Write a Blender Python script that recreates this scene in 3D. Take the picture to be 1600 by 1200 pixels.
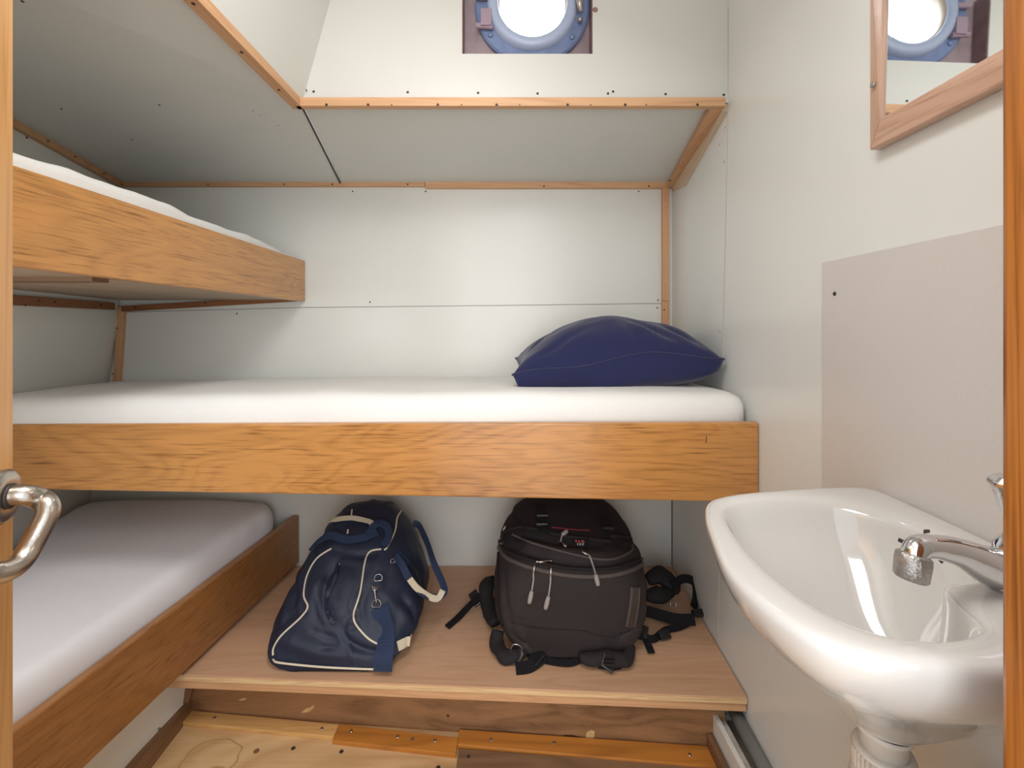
import bpy, bmesh, math, random
from mathutils import Vector, noise
from mathutils.bvhtree import BVHTree
random.seed(4)
for o in list(bpy.data.objects): bpy.data.objects.remove(o)
S = bpy.context.scene
EYE = 1.2          # eye height above the cabin sole; world: x right, y into the cabin, z up
# ---------------------------------------------------------------- camera
cd = bpy.data.cameras.new('camera'); cam = bpy.data.objects.new('camera', cd); S.collection.objects.link(cam)
cam.location = (0, 0, EYE); cam.rotation_euler = (math.pi/2, 0, 0)
cd.sensor_width = 36; cd.lens = 15.75; cd.shift_y = -0.0575; cd.clip_start = .02
S.camera = cam
# ---------------------------------------------------------------- world, lights, exposure
S.view_settings.view_transform = 'Standard'; S.view_settings.look = 'None'
S.view_settings.gamma = 1; S.view_settings.use_curve_mapping = False
S.view_settings.exposure = -0.04
w = bpy.data.worlds.new('world'); S.world = w; w.use_nodes = True
bg = w.node_tree.nodes['Background']; bg.inputs[0].default_value = (.86, .93, 1, 1); bg.inputs[1].default_value = 1.7
def area(name, loc, target, size, power, color, sy=None):
    l = bpy.data.lights.new(name, 'AREA'); l.energy = power; l.color = color; l.size = size
    if sy: l.shape = 'RECTANGLE'; l.size_y = sy
    o = bpy.data.objects.new(name, l); S.collection.objects.link(o); o.location = loc
    o.rotation_euler = (Vector(target)-Vector(loc)).to_track_quat('-Z', 'Y').to_euler()
    return o
area('cabin_ceiling_light', (-.08, .40, EYE+.98), (-.75, .55, .35), .5, 11, (1, .99, .98))
area('lower_bunk_fill', (-.93, .50, EYE+.02), (-1.15, 1.15, EYE-.75), .3, 2.6, (.92, .96, 1))  # unseen fill light added to brighten the lower left bunk
area('corridor_light', (.1, -1.3, EYE+.1), (-.2, 1.5, EYE-.3), 1.3, 24, (1, .985, .97), 1.3)
area('porthole_daylight', (.044, 1.62, EYE+1.1), (.0, .6, EYE-.2), .3, 4, (.85, .93, 1))

# ---------------------------------------------------------------- helpers
def P(px, py, d):                       # photograph position + its distance -> point in the cabin
    return Vector(((px-800)/700*d, d, EYE+(508-py)/700*d))
def W(x, d, h): return Vector((x, d, EYE+h))   # h = height relative to the eye
def lin(c):
    c = c/255; return c/12.92 if c <= .04045 else ((c+.055)/1.055)**2.4
def rgb(r, g, b): return (lin(r), lin(g), lin(b), 1)

def mat(name, color, rough=.5, metal=0, spec=.5, bump=0, bscale=200, var=0, vscale=3, coat=0, sheen=0):
    m = bpy.data.materials.new(name); m.use_nodes = True; nt = m.node_tree; b = nt.nodes['Principled BSDF']
    b.inputs['Base Color'].default_value = color; b.inputs['Roughness'].default_value = rough
    b.inputs['Metallic'].default_value = metal; b.inputs['Specular IOR Level'].default_value = spec
    b.inputs['Coat Weight'].default_value = coat; b.inputs['Sheen Weight'].default_value = sheen
    tc = nt.nodes.new('ShaderNodeTexCoord')
    n = nt.nodes.new('ShaderNodeTexNoise'); n.inputs['Scale'].default_value = vscale; n.inputs['Detail'].default_value = 5
    nt.links.new(tc.outputs['Object'], n.inputs['Vector'])
    r = nt.nodes.new('ShaderNodeValToRGB')
    r.color_ramp.elements[0].position = .3; r.color_ramp.elements[1].position = .7
    r.color_ramp.elements[0].color = tuple(c*(1-var) for c in color[:3])+(1,)
    r.color_ramp.elements[1].color = tuple(min(1, c*(1+var)) for c in color[:3])+(1,)
    nt.links.new(n.outputs[0], r.inputs[0]); nt.links.new(r.outputs[0], b.inputs['Base Color'])
    if bump:
        n2 = nt.nodes.new('ShaderNodeTexNoise'); n2.inputs['Scale'].default_value = bscale; n2.inputs['Detail'].default_value = 2
        nt.links.new(tc.outputs['Object'], n2.inputs['Vector'])
        bp = nt.nodes.new('ShaderNodeBump'); bp.inputs['Strength'].default_value = bump; bp.inputs['Distance'].default_value = .002
        nt.links.new(n2.outputs[0], bp.inputs['Height']); nt.links.new(bp.outputs[0], b.inputs['Normal'])
    return m

def wood(name, base, dark, axis='X', rings=10, ring_s=.5, pores=.35, rough=.35, across=7, coat=.0, seed=0, scale=1.0, tone=.25):
    m = bpy.data.materials.new(name); m.use_nodes = True; nt = m.node_tree; N = nt.nodes; L = nt.links
    b = N['Principled BSDF']; b.inputs['Roughness'].default_value = rough; b.inputs['Coat Weight'].default_value = coat
    b.inputs['Coat Roughness'].default_value = .2
    tc = N.new('ShaderNodeTexCoord')
    def mapping(along, acr):
        mp = N.new('ShaderNodeMapping'); s = [acr*scale]*3; s['XYZ'.index(axis)] = along*scale
        mp.inputs['Scale'].default_value = s; mp.inputs['Location'].default_value = (seed*1.7, seed*2.3, seed*.9)
        L.new(tc.outputs['Object'], mp.inputs[0]); return mp
    def nz(mp, detail, dist=0, rg=.5):
        n = N.new('ShaderNodeTexNoise'); n.inputs['Scale'].default_value = 1; n.inputs['Detail'].default_value = detail
        n.inputs['Distortion'].default_value = dist; n.inputs['Roughness'].default_value = rg
        L.new(mp.outputs[0], n.inputs['Vector']); return n
    def math_(op, a, bb):
        q = N.new('ShaderNodeMath'); q.operation = op
        for i, v in enumerate((a, bb)):
            if hasattr(v, 'links'): L.new(v, q.inputs[i])
            else: q.inputs[i].default_value = v
        return q.outputs[0]
    n1 = nz(mapping(1.0, across), 2.5, .6, .45)
    v = math_('MULTIPLY', n1.outputs[0], rings)
    v = math_('PINGPONG', v, .5)                       # growth-ring contours
    r1 = N.new('ShaderNodeValToRGB'); r1.color_ramp.elements[0].position = 0; r1.color_ramp.elements[1].position = .36
    r1.color_ramp.elements[0].color = (1, 1, 1, 1); r1.color_ramp.elements[1].color = (0, 0, 0, 1)
    L.new(v, r1.inputs[0])
    n2 = nz(mapping(7, 240), 3, .3, .6)
    r2 = N.new('ShaderNodeValToRGB'); r2.color_ramp.elements[0].position = .52; r2.color_ramp.elements[1].position = .75
    L.new(n2.outputs[0], r2.inputs[0])
    n4 = nz(mapping(1.6, 60), 4, .2, .6)
    n3 = nz(mapping(1.0, 5), 4, .4, .6)
    f = math_('ADD', math_('MULTIPLY', r1.outputs[0], ring_s), math_('MULTIPLY', r2.outputs[0], pores))
    f = math_('ADD', f, math_('MULTIPLY', math_('SUBTRACT', n4.outputs[0], .4), .9*ring_s))
    f = math_('ADD', f, math_('MULTIPLY', math_('SUBTRACT', n3.outputs[0], .45), tone*2.5))
    f = math_('MINIMUM', math_('MAXIMUM', f, 0), 1)
    mx = N.new('ShaderNodeMix'); mx.data_type = 'RGBA'
    mx.inputs[6].default_value = base; mx.inputs[7].default_value = dark
    L.new(f, mx.inputs[0]); L.new(mx.outputs[2], b.inputs['Base Color'])
    bp = N.new('ShaderNodeBump'); bp.inputs['Strength'].default_value = .15; bp.inputs['Distance'].default_value = .001
    bp.invert = True
    L.new(n2.outputs[0], bp.inputs['Height']); L.new(bp.outputs[0], b.inputs['Normal'])
    return m

def tag(o, label=None, cat=None, group=None, kind=None):
    if label: o['label'] = label
    if cat: o['category'] = cat
    if group: o['group'] = group
    if kind: o['kind'] = kind
    return o
def empty(name, loc, label, cat, group=None):
    o = bpy.data.objects.new(name, None); S.collection.objects.link(o); o.location = loc; o.empty_display_size = .05
    return tag(o, label, cat, group)
def origin_of(parent):
    v = Vector((0, 0, 0))
    while parent: v = v+parent.location; parent = parent.parent
    return v
def O(name, geo, m, parent=None, bevel=0, smooth=False, subsurf=0, seg=2, mats=None):
    vs, fs = geo; vs = [Vector(v) for v in vs]
    if parent is None:
        lo = Vector([min(v[i] for v in vs) for i in range(3)]); hi = Vector([max(v[i] for v in vs) for i in range(3)])
        org = Vector(((lo.x+hi.x)/2, (lo.y+hi.y)/2, lo.z)); loc = org
    else:
        org = origin_of(parent); loc = Vector((0, 0, 0))
    me = bpy.data.meshes.new(name); me.from_pydata([v-org for v in vs], [], fs); me.validate()
    bm = bmesh.new(); bm.from_mesh(me); bmesh.ops.recalc_face_normals(bm, faces=bm.faces); bm.to_mesh(me); bm.free()
    o = bpy.data.objects.new(name, me); S.collection.objects.link(o); o.location = loc
    me.materials.append(m)
    if parent: o.parent = parent
    if smooth:
        for p in me.polygons: p.use_smooth = True
    if bevel:
        b = o.modifiers.new('bevel', 'BEVEL'); b.width = bevel; b.segments = seg; b.limit_method = 'ANGLE'; b.angle_limit = .6
    if subsurf:
        s = o.modifiers.new('sub', 'SUBSURF'); s.levels = subsurf; s.render_levels = subsurf
    return o
def join(*gs):
    vs = []; fs = []
    for g in gs:
        k = len(vs); vs += list(g[0]); fs += [tuple(i+k for i in f) for f in g[1]]
    return vs, fs
def prism(poly, vec):
    vec = Vector(vec); n = len(poly); vs = [Vector(p) for p in poly]+[Vector(p)+vec for p in poly]
    fs = [tuple(range(n)), tuple(range(2*n-1, n-1, -1))]+[(i, (i+1) % n, n+(i+1) % n, n+i) for i in range(n)]
    return vs, fs
def box(x0, x1, y0, y1, z0, z1):
    return prism([(x0, y0, z0), (x1, y0, z0), (x1, y1, z0), (x0, y1, z0)], (0, 0, z1-z0))
def hexa(a, b):                         # two matching quads
    n = len(a); return list(a)+list(b), [tuple(range(n)), tuple(range(2*n-1, n-1, -1))]+[(i, (i+1) % n, n+(i+1) % n, n+i) for i in range(n)]
def cat_rom(pts, n=6, closed=False):
    pts = [Vector(p) for p in pts]; out = []; m = len(pts)
    for i in range(m if closed else m-1):
        if closed: a, b, c, d = pts[i-1], pts[i], pts[(i+1) % m], pts[(i+2) % m]
        else: a, b, c, d = pts[max(i-1, 0)], pts[i], pts[i+1], pts[min(i+2, m-1)]
        for k in range(n):
            t = k/n
            out.append(.5*((2*b)+(c-a)*t+(2*a-5*b+4*c-d)*t*t+(3*b-a-3*c+d)*t**3))
    if not closed: out.append(pts[-1])
    return out
def tube(pts, r, sides=10, smooth=5, closed=False, flat=None, up=None, cap=True, ell=1):
    """round tube, or a flat strap when flat=(half width, half thickness) and up = its face direction"""
    rs = r if isinstance(r, (list, tuple)) else None
    n0 = len(pts)
    if smooth: pts = cat_rom(pts, smooth, closed)
    pts = [Vector(p) for p in pts]; n = len(pts); vs = []; fs = []
    ref = None
    for i, p in enumerate(pts):
        a = pts[(i-1) % n] if (closed or i) else pts[0]; b = pts[(i+1) % n] if (closed or i < n-1) else pts[-1]
        t = (b-a).normalized()
        if up is not None:
            u = up[min(len(up)-1, int(round(i/(n-1)*(len(up)-1))))] if isinstance(up, list) else up
            if isinstance(up, list) and len(up) > 1:
                q = i/(n-1)*(len(up)-1); k = min(int(q), len(up)-2); u = Vector(up[k]).lerp(Vector(up[k+1]), q-k)
            nrm = Vector(u)-t*t.dot(Vector(u)); nrm.normalize()
        else:
            if ref is None: ref = Vector((0, 0, 1)) if abs(t.z) < .9 else Vector((1, 0, 0))
            nrm = (ref-t*t.dot(ref)).normalized(); ref = nrm
        s = t.cross(nrm)
        if rs:
            q = i/(n-1)*(len(rs)-1); k = min(int(q), len(rs)-2) if len(rs) > 1 else 0; rr = rs[k]+(rs[min(k+1, len(rs)-1)]-rs[k])*(q-k)
        else: rr = r
        if flat:
            hw, ht = flat
            for (cx, cy) in ((-1, -1), (1, -1), (1, 1), (-1, 1)): vs.append(p+s*hw*cx+nrm*ht*cy)
        else:
            for k in range(sides):
                an = 2*math.pi*k/sides; vs.append(p+(nrm*math.cos(an)*ell+s*math.sin(an))*rr)
    m = 4 if flat else sides
    for i in range(n if closed else n-1):
        j = (i+1) % n
        for k in range(m): fs.append((i*m+k, i*m+(k+1) % m, j*m+(k+1) % m, j*m+k))
    if not closed and cap: fs += [tuple(range(m)), tuple(range(n*m-1, n*m-m-1, -1))]
    return vs, fs
def lathe(c, prof, axis=(0, 0, 1), sides=32):
    axis = Vector(axis).normalized(); ref = Vector((1, 0, 0)) if abs(axis.x) < .8 else Vector((0, 1, 0))
    u = (ref-axis*axis.dot(ref)).normalized(); v = axis.cross(u); c = Vector(c); vs = []; fs = []
    for (r, h) in prof:
        for k in range(sides):
            a = 2*math.pi*k/sides; vs.append(c+axis*h+(u*math.cos(a)+v*math.sin(a))*r)
    for i in range(len(prof)-1):
        for k in range(sides): fs.append((i*sides+k, i*sides+(k+1) % sides, (i+1)*sides+(k+1) % sides, (i+1)*sides+k))
    fs += [tuple(range(sides)), tuple(range(len(prof)*sides-1, (len(prof)-1)*sides-1, -1))]
    return vs, fs
def loft(rings, cap0=True, cap1=True):
    m = len(rings[0]); vs = [v for r in rings for v in r]; fs = []
    for i in range(len(rings)-1):
        for k in range(m): fs.append((i*m+k, i*m+(k+1) % m, (i+1)*m+(k+1) % m, (i+1)*m+k))
    if cap0: fs.append(tuple(range(m)))
    if cap1: fs.append(tuple(range(len(rings)*m-1, (len(rings)-1)*m-1, -1)))
    return vs, fs
def rbox(h, r, n, f=lambda p: p):
    """rounded box surface, half sizes h, radius r, about n cells per metre, deformed by f"""
    vs = {}; out = []; fs = []
    N = [max(4, int(2*h[i]*n)) for i in range(3)]
    def vid(i, j, k):
        key = (i, j, k)
        if key not in vs:
            q = Vector([-h[a]+2*h[a]*key[a]/N[a] for a in range(3)])
            # snap extra density to edges is not needed: radius handled by projection
            inn = Vector([max(-(h[a]-r), min(h[a]-r, q[a])) for a in range(3)]); d = q-inn
            if d.length > 1e-9: q = inn+d.normalized()*r
            vs[key] = len(out); out.append(Vector(f(q)))
        return vs[key]
    for a in range(3):
        b, c = (a+1) % 3, (a+2) % 3
        for side in (0, N[a]):
            for i in range(N[b]):
                for j in range(N[c]):
                    def kk(x, y):
                        t = [0, 0, 0]; t[a] = side; t[b] = x; t[c] = y; return vid(*t)
                    fs.append((kk(i, j), kk(i+1, j), kk(i+1, j+1), kk(i, j+1)))
    return out, fs
def nz(p, s, o=0): return noise.noise(Vector(p)*s+Vector((o, o*1.3, o*.7)))
def struct(name, geo, m, **k): return tag(O(name, geo, m, **k), kind='structure')
def xw(d): return .60+.0357*d           # right wall runs very slightly out of square
def disc(c, n, r, t=.0012, sides=12): return lathe(c, [(r*.9, -t), (r, 0), (r*.8, t)], n, sides)

# ---------------------------------------------------------------- materials
white = mat('painted_panel', rgb(225, 226, 220), .3, spec=.5, bump=.12, bscale=90, var=.02)
white_r = mat('gloss_painted_panel', rgb(227, 229, 225), .2, spec=.55, bump=.1, bscale=70, var=.02)
white_c = mat('ceiling_panel_paint', rgb(208, 209, 204), .35, bump=.1, bscale=90, var=.02)
beige = mat('beige_panel', rgb(213, 208, 203), .38, bump=.25, bscale=140, var=.015)
cream = mat('cream_panel', rgb(213, 213, 206), .4, bump=.08, bscale=90, var=.015)
dark = mat('screw_steel_dark', rgb(70, 62, 58), .5, .5)
seamm = mat('dark_seam_gap', rgb(75, 68, 62), .9)  # dark tone of the joints between panels
oak_x = wood('varnished_oak', rgb(198, 140, 76), rgb(118, 72, 32), 'X', 24, .20, .75, .3, 4.2, .3, 1, 1, .42)
oak_y = wood('varnished_oak_side', rgb(203, 146, 82), rgb(126, 80, 38), 'Y', 20, .18, .75, .3, 4.2, .3, 3, 1, .38)
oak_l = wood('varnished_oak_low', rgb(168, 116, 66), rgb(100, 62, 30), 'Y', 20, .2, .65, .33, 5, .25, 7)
pine = wood('pine_batten', rgb(214, 170, 128), rgb(176, 122, 80), 'X', 8, .3, .2, .5, 20, 0, 2)
pine_y = wood('pine_batten_deep', rgb(208, 162, 120), rgb(168, 116, 76), 'Y', 8, .3, .2, .5, 20, 0, 5)
pine_z = wood('pine_batten_upright', rgb(214, 166, 124), rgb(184, 130, 88), 'Z', 8, .25, .2, .5, 20, 0, 6)
cleatm = wood('stained_cleat', rgb(150, 98, 60), rgb(100, 60, 34), 'X', 8, .3, .2, .5, 20, 0, 6)
ply = wood('pinkish_plywood', rgb(214, 172, 138), rgb(178, 128, 92), 'X', 9, .22, .3, .45, 9, 0, 11, 1.0, .3)
plye = wood('plywood_edge', rgb(232, 200, 152), rgb(166, 124, 82), 'X', 5, .3, .45, .6, 60, 0, 12)
board = wood('worn_riser_board', rgb(160, 118, 80), rgb(92, 64, 40), 'X', 6, .4, .4, .6, 7, 0, 14, 1.6, .7)
orange = wood('orange_floor_batten', rgb(196, 128, 54), rgb(132, 74, 26), 'X', 6, .4, .2, .45, 12, 0, 9)
palep = wood('pale_floor_batten', rgb(222, 176, 112), rgb(180, 128, 70), 'X', 10, .35, .2, .5, 20, 0, 4)
floorm = wood('pale_floor_plywood', rgb(226, 190, 140), rgb(174, 126, 80), 'X', 7, .35, .15, .55, 5, 0, 21, 1.2, .5)
greyb = wood('grey_brown_floorboard', rgb(140, 106, 76), rgb(92, 64, 42), 'X', 6, .35, .2, .6, 8, 0, 16, 1, .4)
brown = wood('brown_moulding', rgb(134, 98, 66), rgb(80, 54, 36), 'Y', 6, .35, .25, .55, 14, 0, 17, 1, .4)
brown2 = brown
postl = wood('door_wood', rgb(212, 160, 98), rgb(172, 110, 48), 'Z', 6, .3, .3, .35, 30, .2, 2, 1, .3)
postr = wood('frame_wood', rgb(178, 110, 44), rgb(112, 60, 20), 'Z', 8, .45, .55, .3, 45, .3, 8, 1, .35)
mirrw = wood('mirror_frame_wood', rgb(208, 172, 148), rgb(168, 122, 94), 'Y', 8, .3, .5, .3, 26, .3, 13)  # base colour raised to carry the light reflected off the glossy face
mirrwz = wood('mirror_frame_wood_upright', rgb(208, 172, 148), rgb(168, 122, 94), 'Z', 8, .3, .5, .3, 26, .3, 15)
sheet = mat('white_sheet', rgb(232, 231, 227), .9, spec=.15, bump=.5, bscale=350, var=.01, sheen=.2)
sheet2 = mat('smooth_white_sheet', rgb(234, 234, 238), .85, spec=.15, bump=.25, bscale=300, var=.01)
navyp = mat('navy_cotton', rgb(40, 43, 78), .9, spec=.1, bump=.3, bscale=500, var=.06, sheen=.3)
navy = mat('navy_nylon', rgb(36, 43, 62), .5, spec=.4, bump=.25, bscale=500, var=.1)
navyw = mat('navy_webbing', rgb(44, 58, 86), .75, spec=.3, bump=.8, bscale=600, var=.1)
cordw = mat('cream_piping', rgb(222, 212, 190), .6, var=.05)
creamw = mat('cream_webbing', rgb(212, 202, 178), .8, bump=.8, bscale=500, var=.08)
blackf = mat('black_nylon', rgb(50, 44, 44), .7, spec=.3, bump=.4, bscale=600, var=.12)
blackd = mat('darker_black_nylon', rgb(40, 36, 38), .75, spec=.25, bump=.4, bscale=600, var=.12)
blackw = mat('black_webbing', rgb(28, 26, 30), .8, spec=.25, bump=.8, bscale=700, var=.1)
blackp = mat('black_plastic', rgb(30, 29, 31), .3, spec=.5)
zipm = mat('grey_zip_tape', rgb(84, 76, 74), .45, spec=.5, bump=.6, bscale=900)
greyrub = mat('grey_rubber_pull', rgb(160, 154, 150), .55)
redm = mat('red_mesh', rgb(130, 30, 48), .7)
redlogo = mat('red_logo_thread', rgb(170, 60, 60), .7)
steel = mat('brushed_steel', rgb(190, 182, 172), .28, 1, bump=.1, bscale=400)
chrome = mat('chrome', rgb(225, 225, 228), .07, 1)
oldchrome = mat('scaled_chrome', rgb(176, 172, 168), .4, .9, bump=.6, bscale=300, var=.2, vscale=120)
snap = mat('snap_hook_metal', rgb(170, 165, 165), .25, 1)
ceram = mat('white_ceramic', rgb(214, 211, 206), .08, spec=.6, coat=.5)
plastic = mat('white_plastic', rgb(226, 221, 212), .35)
grimy = mat('grimy_white_plastic', rgb(206, 196, 184), .5, var=.15, vscale=60)
greypipe = mat('grey_pvc', rgb(132, 136, 136), .4, var=.06)
holem = mat('dark_hole', rgb(60, 48, 40), .6)
mglass = mat('mirror_silver', rgb(232, 236, 236), .02, 1)
rust = mat('old_painted_hull_plate', rgb(152, 134, 138), .6, bump=1.0, bscale=60, var=.22, vscale=14)
bluepaint = mat('blue_grey_porthole_paint', rgb(112, 128, 164), .4, bump=.5, bscale=60, var=.18, vscale=18)
ringpaint = mat('pale_blue_porthole_ring', rgb(168, 180, 206), .35, bump=.2, bscale=80, var=.06)
brass = mat('weathered_latch', rgb(188, 176, 168), .3, .8, var=.2, vscale=40)
glass = bpy.data.materials.new('window_glass'); glass.use_nodes = True
gb = glass.node_tree.nodes['Principled BSDF']; gb.inputs['Transmission Weight'].default_value = 1
gb.inputs['Roughness'].default_value = 0.02; gb.inputs['IOR'].default_value = 1.1; gb.inputs['Base Color'].default_value = (1, 1, 1, 1)

# ---------------------------------------------------------------- room shell
CF = 1.342                    # distance of the porthole wall
DB = 1.867                    # distance of the back wall
TOP = 1.06                    # cabin roof above the eye
FL = -1.2
# back wall with two sheets and a thin seam
wb = struct('wall_back', hexa([W(-2.0, DB, FL), W(.75, DB, FL), W(.75, DB, .61), W(-2.0, DB, .61)],
                              [W(-2.0, DB+.03, FL), W(.75, DB+.03, FL), W(.75, DB+.03, .61), W(-2.0, DB+.03, .61)]), white)
sg = [P(185, 488, DB-.001), P(480, 480.5, DB-.001), P(800, 477, DB-.001), P(1033, 474, DB-.001)]
O('panel_seam', tube(sg, 0, smooth=0, flat=(.0009, .0005), up=Vector((0, -1, 0))), mat('sheet_joint', rgb(120, 114, 106), .8), wb)
def screws(parent, pts, normal, r=.004, m=dark, name='screw'):
    for p in pts: O(name, disc(Vector(p), normal, r), m, parent)
screws(wb, [P(665, 299, DB-.001), P(998, 299, DB-.001), P(1028, 469, DB-.001), P(1027, 481, DB-.001), P(578, 472, DB-.001), P(370, 490, DB-.001), P(551, 299, DB-.001)], (0, -1, 0), .0032)
# right wall, seam, lower part
def rw(d, h, off=0): return W(xw(d)-off, d, h)
wr = struct('wall_right', hexa([rw(-.3, FL), rw(1.9, FL), rw(1.9, TOP+.1), rw(-.3, TOP+.1)],
                               [rw(-.3, FL, -.03), rw(1.9, FL, -.03), rw(1.9, TOP+.1, -.03), rw(-.3, TOP+.1, -.03)]), white_r)
O('panel_seam', tube([rw(1.34, .95, .0006), rw(1.345, .55, .0006), rw(1.375, 0, .0006), rw(1.395, -.5, .0006), rw(1.42, -1.0, .0006)], 0, smooth=0, flat=(.0012, .0006), up=Vector((-1, 0, 0))), mat('pale_caulk', rgb(186, 184, 176), .6), wr)
O('panel_seam', tube([rw(DB-.002, -1.0, .001), rw(DB-.002, -.2, .001)], 0, smooth=0, flat=(.003, .001), up=Vector((-1, 0, 0))), seamm, wr)
screws(wr, [rw(1.36, .60, .001), rw(1.40, .565, .001), rw(1.40, -.02, .001), rw(1.37, .50, .001)], (-1, 0, 0), .003, mat('filled_screw', rgb(170, 165, 158), .6))
# left wall: upright above the berth, leaning outwards below it
def lw(d, h, off=0):
    return W(-1.635+(DB-d)*.321+(.17*h if h < 0 else 0)+off, d, h)
wl = struct('wall_left', hexa([lw(.40, FL), lw(DB, FL), lw(DB, 0), lw(.40, 0)], [lw(.40, FL, -.03), lw(DB, FL, -.03), lw(DB, 0, -.03), lw(.40, 0, -.03)]), white)
O('upper_panel', hexa([lw(.40, 0), lw(DB, 0), lw(DB, .64), lw(.40, .64)], [lw(.40, 0, -.03), lw(DB, 0, -.03), lw(DB, .64, -.03), lw(.40, .64, -.03)]), white, wl)
screws(wl, [P(42, 215, 1.33), P(40, 477, 1.32)], (1, 0, 0), .003)
# sloping side-deck lining
HB, HF = .585, .668
cr = struct('ceiling', hexa([W(-.708, DB+.01, HB), W(.70, DB+.01, HB), W(.655, CF+.006, HF-.001), W(-.632, CF+.006, HF-.001)],
                            [W(-.708, DB+.01, HB+.02), W(.70, DB+.01, HB+.02), W(.655, CF+.006, HF+.012), W(-.632, CF+.006, HF+.012)]), white_c)
A = [W(-1.70, DB+.01, .587), W(-.712, DB+.01, HB), W(-.637, CF-.004, HF), W(-.625, .38, HF), W(-1.12, .38, .588)]
cl = struct('ceiling_left', (A+[a+Vector((0, 0, .02)) for a in A],
            [(0, 1, 2), (0, 2, 4), (2, 3, 4), (5, 7, 6), (5, 9, 7), (7, 9, 8), (0, 5, 6, 1), (1, 6, 7, 2), (2, 7, 8, 3), (3, 8, 9, 4), (4, 9, 5, 0)]), white_c)
O('panel_seam', tube([W(-.710, DB-.01, HB-.001), W(-.6345, CF-.004, HF-.001)], 0, smooth=0, flat=(.0028, .0012), up=Vector((0, 0, -1))), seamm, cl)
cm = A[0]; 
def on_left_ceiling(px, py):
    tree = BVHTree.FromPolygons(A, [(0, 1, 2), (0, 2, 4), (2, 3, 4)])
    d = (P(px, py, 1)-cam.location).normalized(); h = tree.ray_cast(cam.location, d)
    return h[0], h[1]
for (px, py) in ((35, 2), (96, 170), (249, 164), (206, 218), (395, 173), (406, 180), (435, 196)):
    q, n_ = on_left_ceiling(px, py)
    if q: O('screw', disc(q, n_, .003 if px < 300 else .0016), dark, cl)
# raised coaming walls round the porthole
UH = TOP+.05
x0, x1 = P(722, 0, CF).x, P(926, 0, CF).x      # square cut-out
z0, z1 = EYE+(508-84)/700*CF, EYE+1.03
zt = EYE+UH; zb = EYE+HF-.002
xl_b = -.632
T = .018
wp = struct('wall_porthole', join(
    box(-.66, x0, CF, CF+T, zb, zt), box(x1, .66, CF, CF+T, zb, zt), box(x0, x1, CF, CF+T, zb, z0), box(x0, x1, CF, CF+T, z1, zt)), cream)
screws(wp, [P(x, y, CF-.0005) for x, y in ((490, 143), (637, 144), (747, 145), (840, 146), (950, 146), (958, 143), (1040, 147), (1131, 148))], (0, -1, 0), .0038)
O('rust_spot', disc(P(930, 15, CF-.001), (0, -1, 0), .008, .002), mat('rusty_plug', rgb(150, 118, 104), .6, bump=1), wp)
lean = .085/.31
def uc(d, h, off=0): return W(-.628+(h-HF)*lean+off, d, h)
wu = struct('wall_upper_left', hexa([uc(.30, HF), uc(CF, HF), uc(CF, UH), uc(.30, UH)], [uc(.30, HF, -.02), uc(CF, HF, -.02), uc(CF, UH, -.02), uc(.30, UH, -.02)]), cream)
screws(wu, [P(415, 55, 1.13), P(479, 141, 1.335)], (1, 0, 0), .003)
struct('ceiling_roof', box(-.75, .75, -.02, CF+.05, EYE+UH, EYE+UH+.03), cream)
# entrance bulkhead either side of the doorway
struct('wall_front_left', box(-1.5, -.585, .36, .385, 0, EYE+.75), white)
struct('wall_front_right', box(.40, .66, .20, .30, 0, EYE+UH), white)
# floor
fl = struct('floor', box(-2.0, .75, -.4, 1.9, -.03, 0), floorm)

# ---------------------------------------------------------------- battens (fixed trim)
tn = 0
def trim(geo, m, name=None, **k):
    global tn; tn += 1
    return struct('trim_%d' % tn, geo, m, bevel=.0015, **k)
t = trim(box(-.64, .63, CF-.022, CF+.0, EYE+HF-.022, EYE+HF+.004), pine)
screws(t, [P(x, 163.5, CF-.024) for x in (510, 575, 684, 776, 887, 977, 1090)], (0, -1, 0), .004)
screws(t, [P(x, 163.5, CF-.024) for x in (612, 721, 812, 923, 1010)], (0, -1, 0), .0018)
t = trim(hexa([W(-.655, .36, HF-.022), W(-.624, .36, HF-.022), W(-.624, CF+.0, HF-.022), W(-.655, CF+.0, HF-.022)],
              [W(-.655, .36, HF+.004), W(-.624, .36, HF+.004), W(-.624, CF+.0, HF+.004), W(-.655, CF+.0, HF+.004)]), pine_y)
screws(t, [W(-.64, 1.23, HF-.0225), W(-.64, 1.06, HF-.0225), W(-.64, .9, HF-.0225)], (0, 0, -1), .004)
t = trim(box(-1.62, -.36, DB-.018, DB, EYE+.574, EYE+.592), pine)
screws(t, [P(x, 288, DB-.02) for x in (190, 325, 444, 519, 637)], (0, -1, 0), .0035)
t = trim(box(-.358, .655, DB-.02, DB, EYE+.566, EYE+.594), pine)
screws(t, [P(x, 291, DB-.022) for x in (850, 1014)], (0, -1, 0), .0035)
t = trim(hexa([lw(.4, .572), lw(.4, .594), lw(.4, .594, .02), lw(.4, .572, .02)], [lw(DB-.018, .572), lw(DB-.018, .594), lw(DB-.018, .594, .02), lw(DB-.018, .572, .02)]), pine_y)
screws(t, [lw(d, .583, .021) for d in (1.42, 1.55, 1.72)], (1, 0, 0), .003)
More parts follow.
